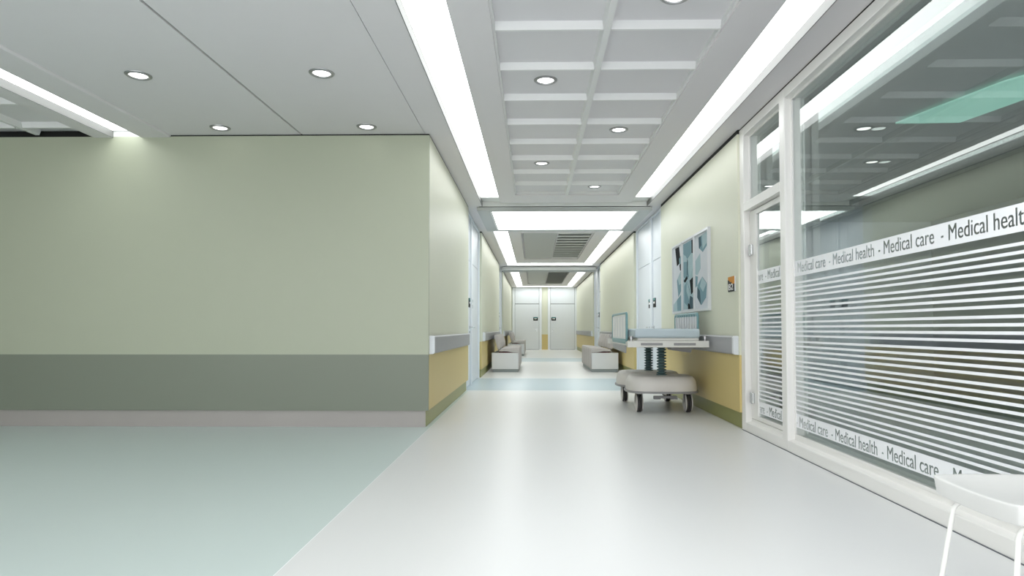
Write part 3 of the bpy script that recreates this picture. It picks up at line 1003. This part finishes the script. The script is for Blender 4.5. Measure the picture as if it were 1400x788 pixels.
# frame
XL, XR, Y0, Y1 = 1.05, 1.965, 7.42, 9.42
f = MB().box(XL, XR, Y0, Y0 + 0.05, 0.792, 0.866, 0.006)
f.box(XL, XR, Y1 - 0.05, Y1, 0.792, 0.866, 0.006)
f.box(XL + 0.04, XL + 0.10, Y0 + 0.05, Y1 - 0.05, 0.80, 0.85, 0.004).box(XR - 0.10, XR - 0.04, Y0 + 0.05, Y1 - 0.05, 0.80, 0.85, 0.004)
f.box(1.25, 1.80, 7.9, 8.2, 0.785, 0.82).box(1.25, 1.80, 8.8, 9.1, 0.785, 0.82)
fo = obj('frame', f, M['bed_frame'], bed)
for a, b in ((1.20, 1.445), (1.57, 1.815)):
    obj('grip_slot', MB().box(a, b, Y0 - 0.004, Y0 + 0.01, 0.815, 0.842, 0.004), M['bed_grey'], fo)
obj('platform', MB().box(1.17, 1.86, 7.46, 9.38, 0.867, 0.897, 0.008), M['bed_frame'], bed)
obj('mattress', MB().box(1.135, 1.875, 7.45, 9.40, 0.898, 1.003, 0.028, 4), M['mattress'], bed, smooth=True)
for x, y in ((1.095, 7.45), (1.925, 7.45), (1.095, 9.39), (1.925, 9.39)):
    obj('corner_roller', MB().lathe([(0, 0.866), (0.014, 0.866), (0.014, 0.885), (0.024, 0.887), (0.024, 0.915), (0.018, 0.922), (0, 0.922)], (x, y, 0), n=20), M['steel'], bed, smooth=True)
obj('control_box', MB().prism([(1.60, 0.79), (1.86, 0.79), (1.84, 0.72), (1.62, 0.75)], 'Y', 7.75, 8.0, 0.005), M['bed_grey'], bed)
obj('side_cover', MB().prism([(7.80, 0.805), (9.0, 0.805), (9.0, 0.74), (7.83, 0.715)], 'X', 1.075, 1.095, 0.004), M['bumper'], bed)


def rail(x, ya, yb, z0, z1, flat):
    """side rail: rounded teal loop with pale infill"""
    loop = MB().tube([(x, ya, z0), (x, yb, z0), (x, yb, z1), (x, ya, z1)], 0.014, 12, closed=True, bend=0.05)
    loop.box(x - 0.012, x + 0.012, ya + 0.02, yb - 0.02, z0 - 0.03, z0 + 0.03, 0.008)
    if not flat:
        k = ya + 0.07
        while k < yb - 0.05:
            loop.box(x - 0.011, x + 0.011, k - 0.05, k + 0.03, z1 - 0.035, z1, 0.006)
            k += 0.125
    r = obj('side_rail', loop, M['teal'], bed, smooth=True)
    if flat:
        obj('rail_panel', MB().box(x - 0.008, x + 0.008, ya + 0.035, yb - 0.035, z0 + 0.028, z1 - 0.022, 0.004), M['slat'], r)
        for q in range(5):
            yy = ya + 0.15 + q * (yb - ya - 0.3) / 4
            obj('rail_slat', MB().box(x - 0.011, x + 0.011, yy - 0.03, yy + 0.03, z0 + 0.05, z1 - 0.045, 0.003), M['sign_white'], r)
    else:
        n = 9
        for q in range(n):
            yy = ya + 0.07 + q * (yb - ya - 0.14) / (n - 1)
            obj('rail_slat', MB().box(x - 0.007, x + 0.007, yy - 0.042, yy + 0.042, z0, z1 - 0.03, 0.004), M['slat'], r)
    for yy in (ya + 0.3, yb - 0.3):
        sup = MB().box(min(x, XL + 0.05 if x < 1.5 else XR - 0.07), max(x, XL + 0.05 if x < 1.5 else XR - 0.07), yy - 0.03, yy + 0.03, 0.815, 0.84, 0.003)
        obj('rail_arm', sup, M['bed_grey'], r)


rail(1.10, 7.83, 9.19, 0.85, 1.19, True)
rail(1.945, 7.85, 9.09, 0.87, 1.185, False)

# ------------------------------------------------------------------ white chair by the partition
ch = thing('shell_chair', (1.72, 2.32, 0), 'white moulded shell chair on thin wire legs in front of the glass partition', 'chair')
X0, X1, YA, YZ = 1.50, 1.93, 2.08, 2.54
NU, NV = 18, 18


def seat_z(u, v):
    # dished seat: raised towards the side edges, dropping slightly in the middle
    side = (2 * v - 1) ** 2
    return 0.442 + 0.008 * side - 0.014 * (1 - side) * math.sin(PI * u) ** 0.8 + 0.003 * (1 - abs(2 * u - 1) ** 3)


bm = bmesh.new()
def seat_pt(u, v):
    # superellipse-rounded plan
    a, b = 2 * u - 1, 2 * v - 1
    k = 1 - 0.03 * (a * b) ** 6
    return Vector(((X0 + X1) / 2 + a * k * (X1 - X0) / 2, (YA + YZ) / 2 + b * k * (YZ - YA) / 2, seat_z(u, v)))
top = [[bm.verts.new(seat_pt(i / NU, j / NV)) for j in range(NV + 1)] for i in range(NU + 1)]
bot = [[bm.verts.new(seat_pt(i / NU, j / NV) * 1.0 - Vector((0, 0, 0.066)) + Vector(((0.008 if i == 0 else (-0.008 if i == NU else 0)), (0.008 if j == 0 else (-0.008 if j == NV else 0)), 0))) for j in range(NV + 1)] for i in range(NU + 1)]
for i in range(NU):
    for j in range(NV):
        bm.faces.new((top[i][j], top[i + 1][j], top[i + 1][j + 1], top[i][j + 1]))
        bm.faces.new((bot[i][j], bot[i][j + 1], bot[i + 1][j + 1], bot[i + 1][j]))
for i in range(NU):
    bm.faces.new((top[i][0], bot[i][0], bot[i + 1][0], top[i + 1][0]))
    bm.faces.new((top[i][NV], top[i + 1][NV], bot[i + 1][NV], bot[i][NV]))
for j in range(NV):
    bm.faces.new((top[0][j], top[0][j + 1], bot[0][j + 1], bot[0][j]))
    bm.faces.new((top[NU][j], bot[NU][j], bot[NU][j + 1], top[NU][j + 1]))
bmesh.ops.recalc_face_normals(bm, faces=bm.faces[:])
rim = [e for e in bm.edges if e.is_manifold and e.calc_face_angle(0) > 1.0]
bmesh.ops.bevel(bm, geom=rim, offset=0.008, segments=3, profile=0.5, affect='EDGES')
mm = MB()
mm.bm.free()
mm.bm = bm
obj('seat', mm, M['chair'], ch, smooth=True)
# backrest shell rising on the partition side
bk = MB()
rings = []
for i in range(9):
    s = i / 8
    x = X1 - 0.02 + 0.05 * s + 0.03 * s * s
    z = 0.44 + 0.36 * s
    hw = 0.205 - 0.03 * s * s
    r = []
    for j in range(13):
        b = -1 + 2 * j / 12
        r.append((x - 0.03 * b * b, 2.31 + b * hw, z + 0.0))
    for j in range(12, -1, -1):
        b = -1 + 2 * j / 12
        r.append((x + 0.016 - 0.03 * b * b, 2.31 + b * hw, z))
    rings.append(r)
bk.loft(rings)
obj('backrest', bk, M['chair'], ch, smooth=True)
for x, y, fx, fy in ((1.535, 2.45, 1.482, 2.475), (1.535, 2.13, 1.487, 2.10), (1.87, 2.45, 1.925, 2.475), (1.87, 2.13, 1.925, 2.10)):
    s = 1 if x < 1.7 else -1
    obj('leg', MB().tube([(x + s * 0.13, y, 0.370), (x, y, 0.368), (fx, fy, 0.0)], 0.0085, 14, bend=0.035, bseg=8), M['chair_leg'], ch, smooth=True)
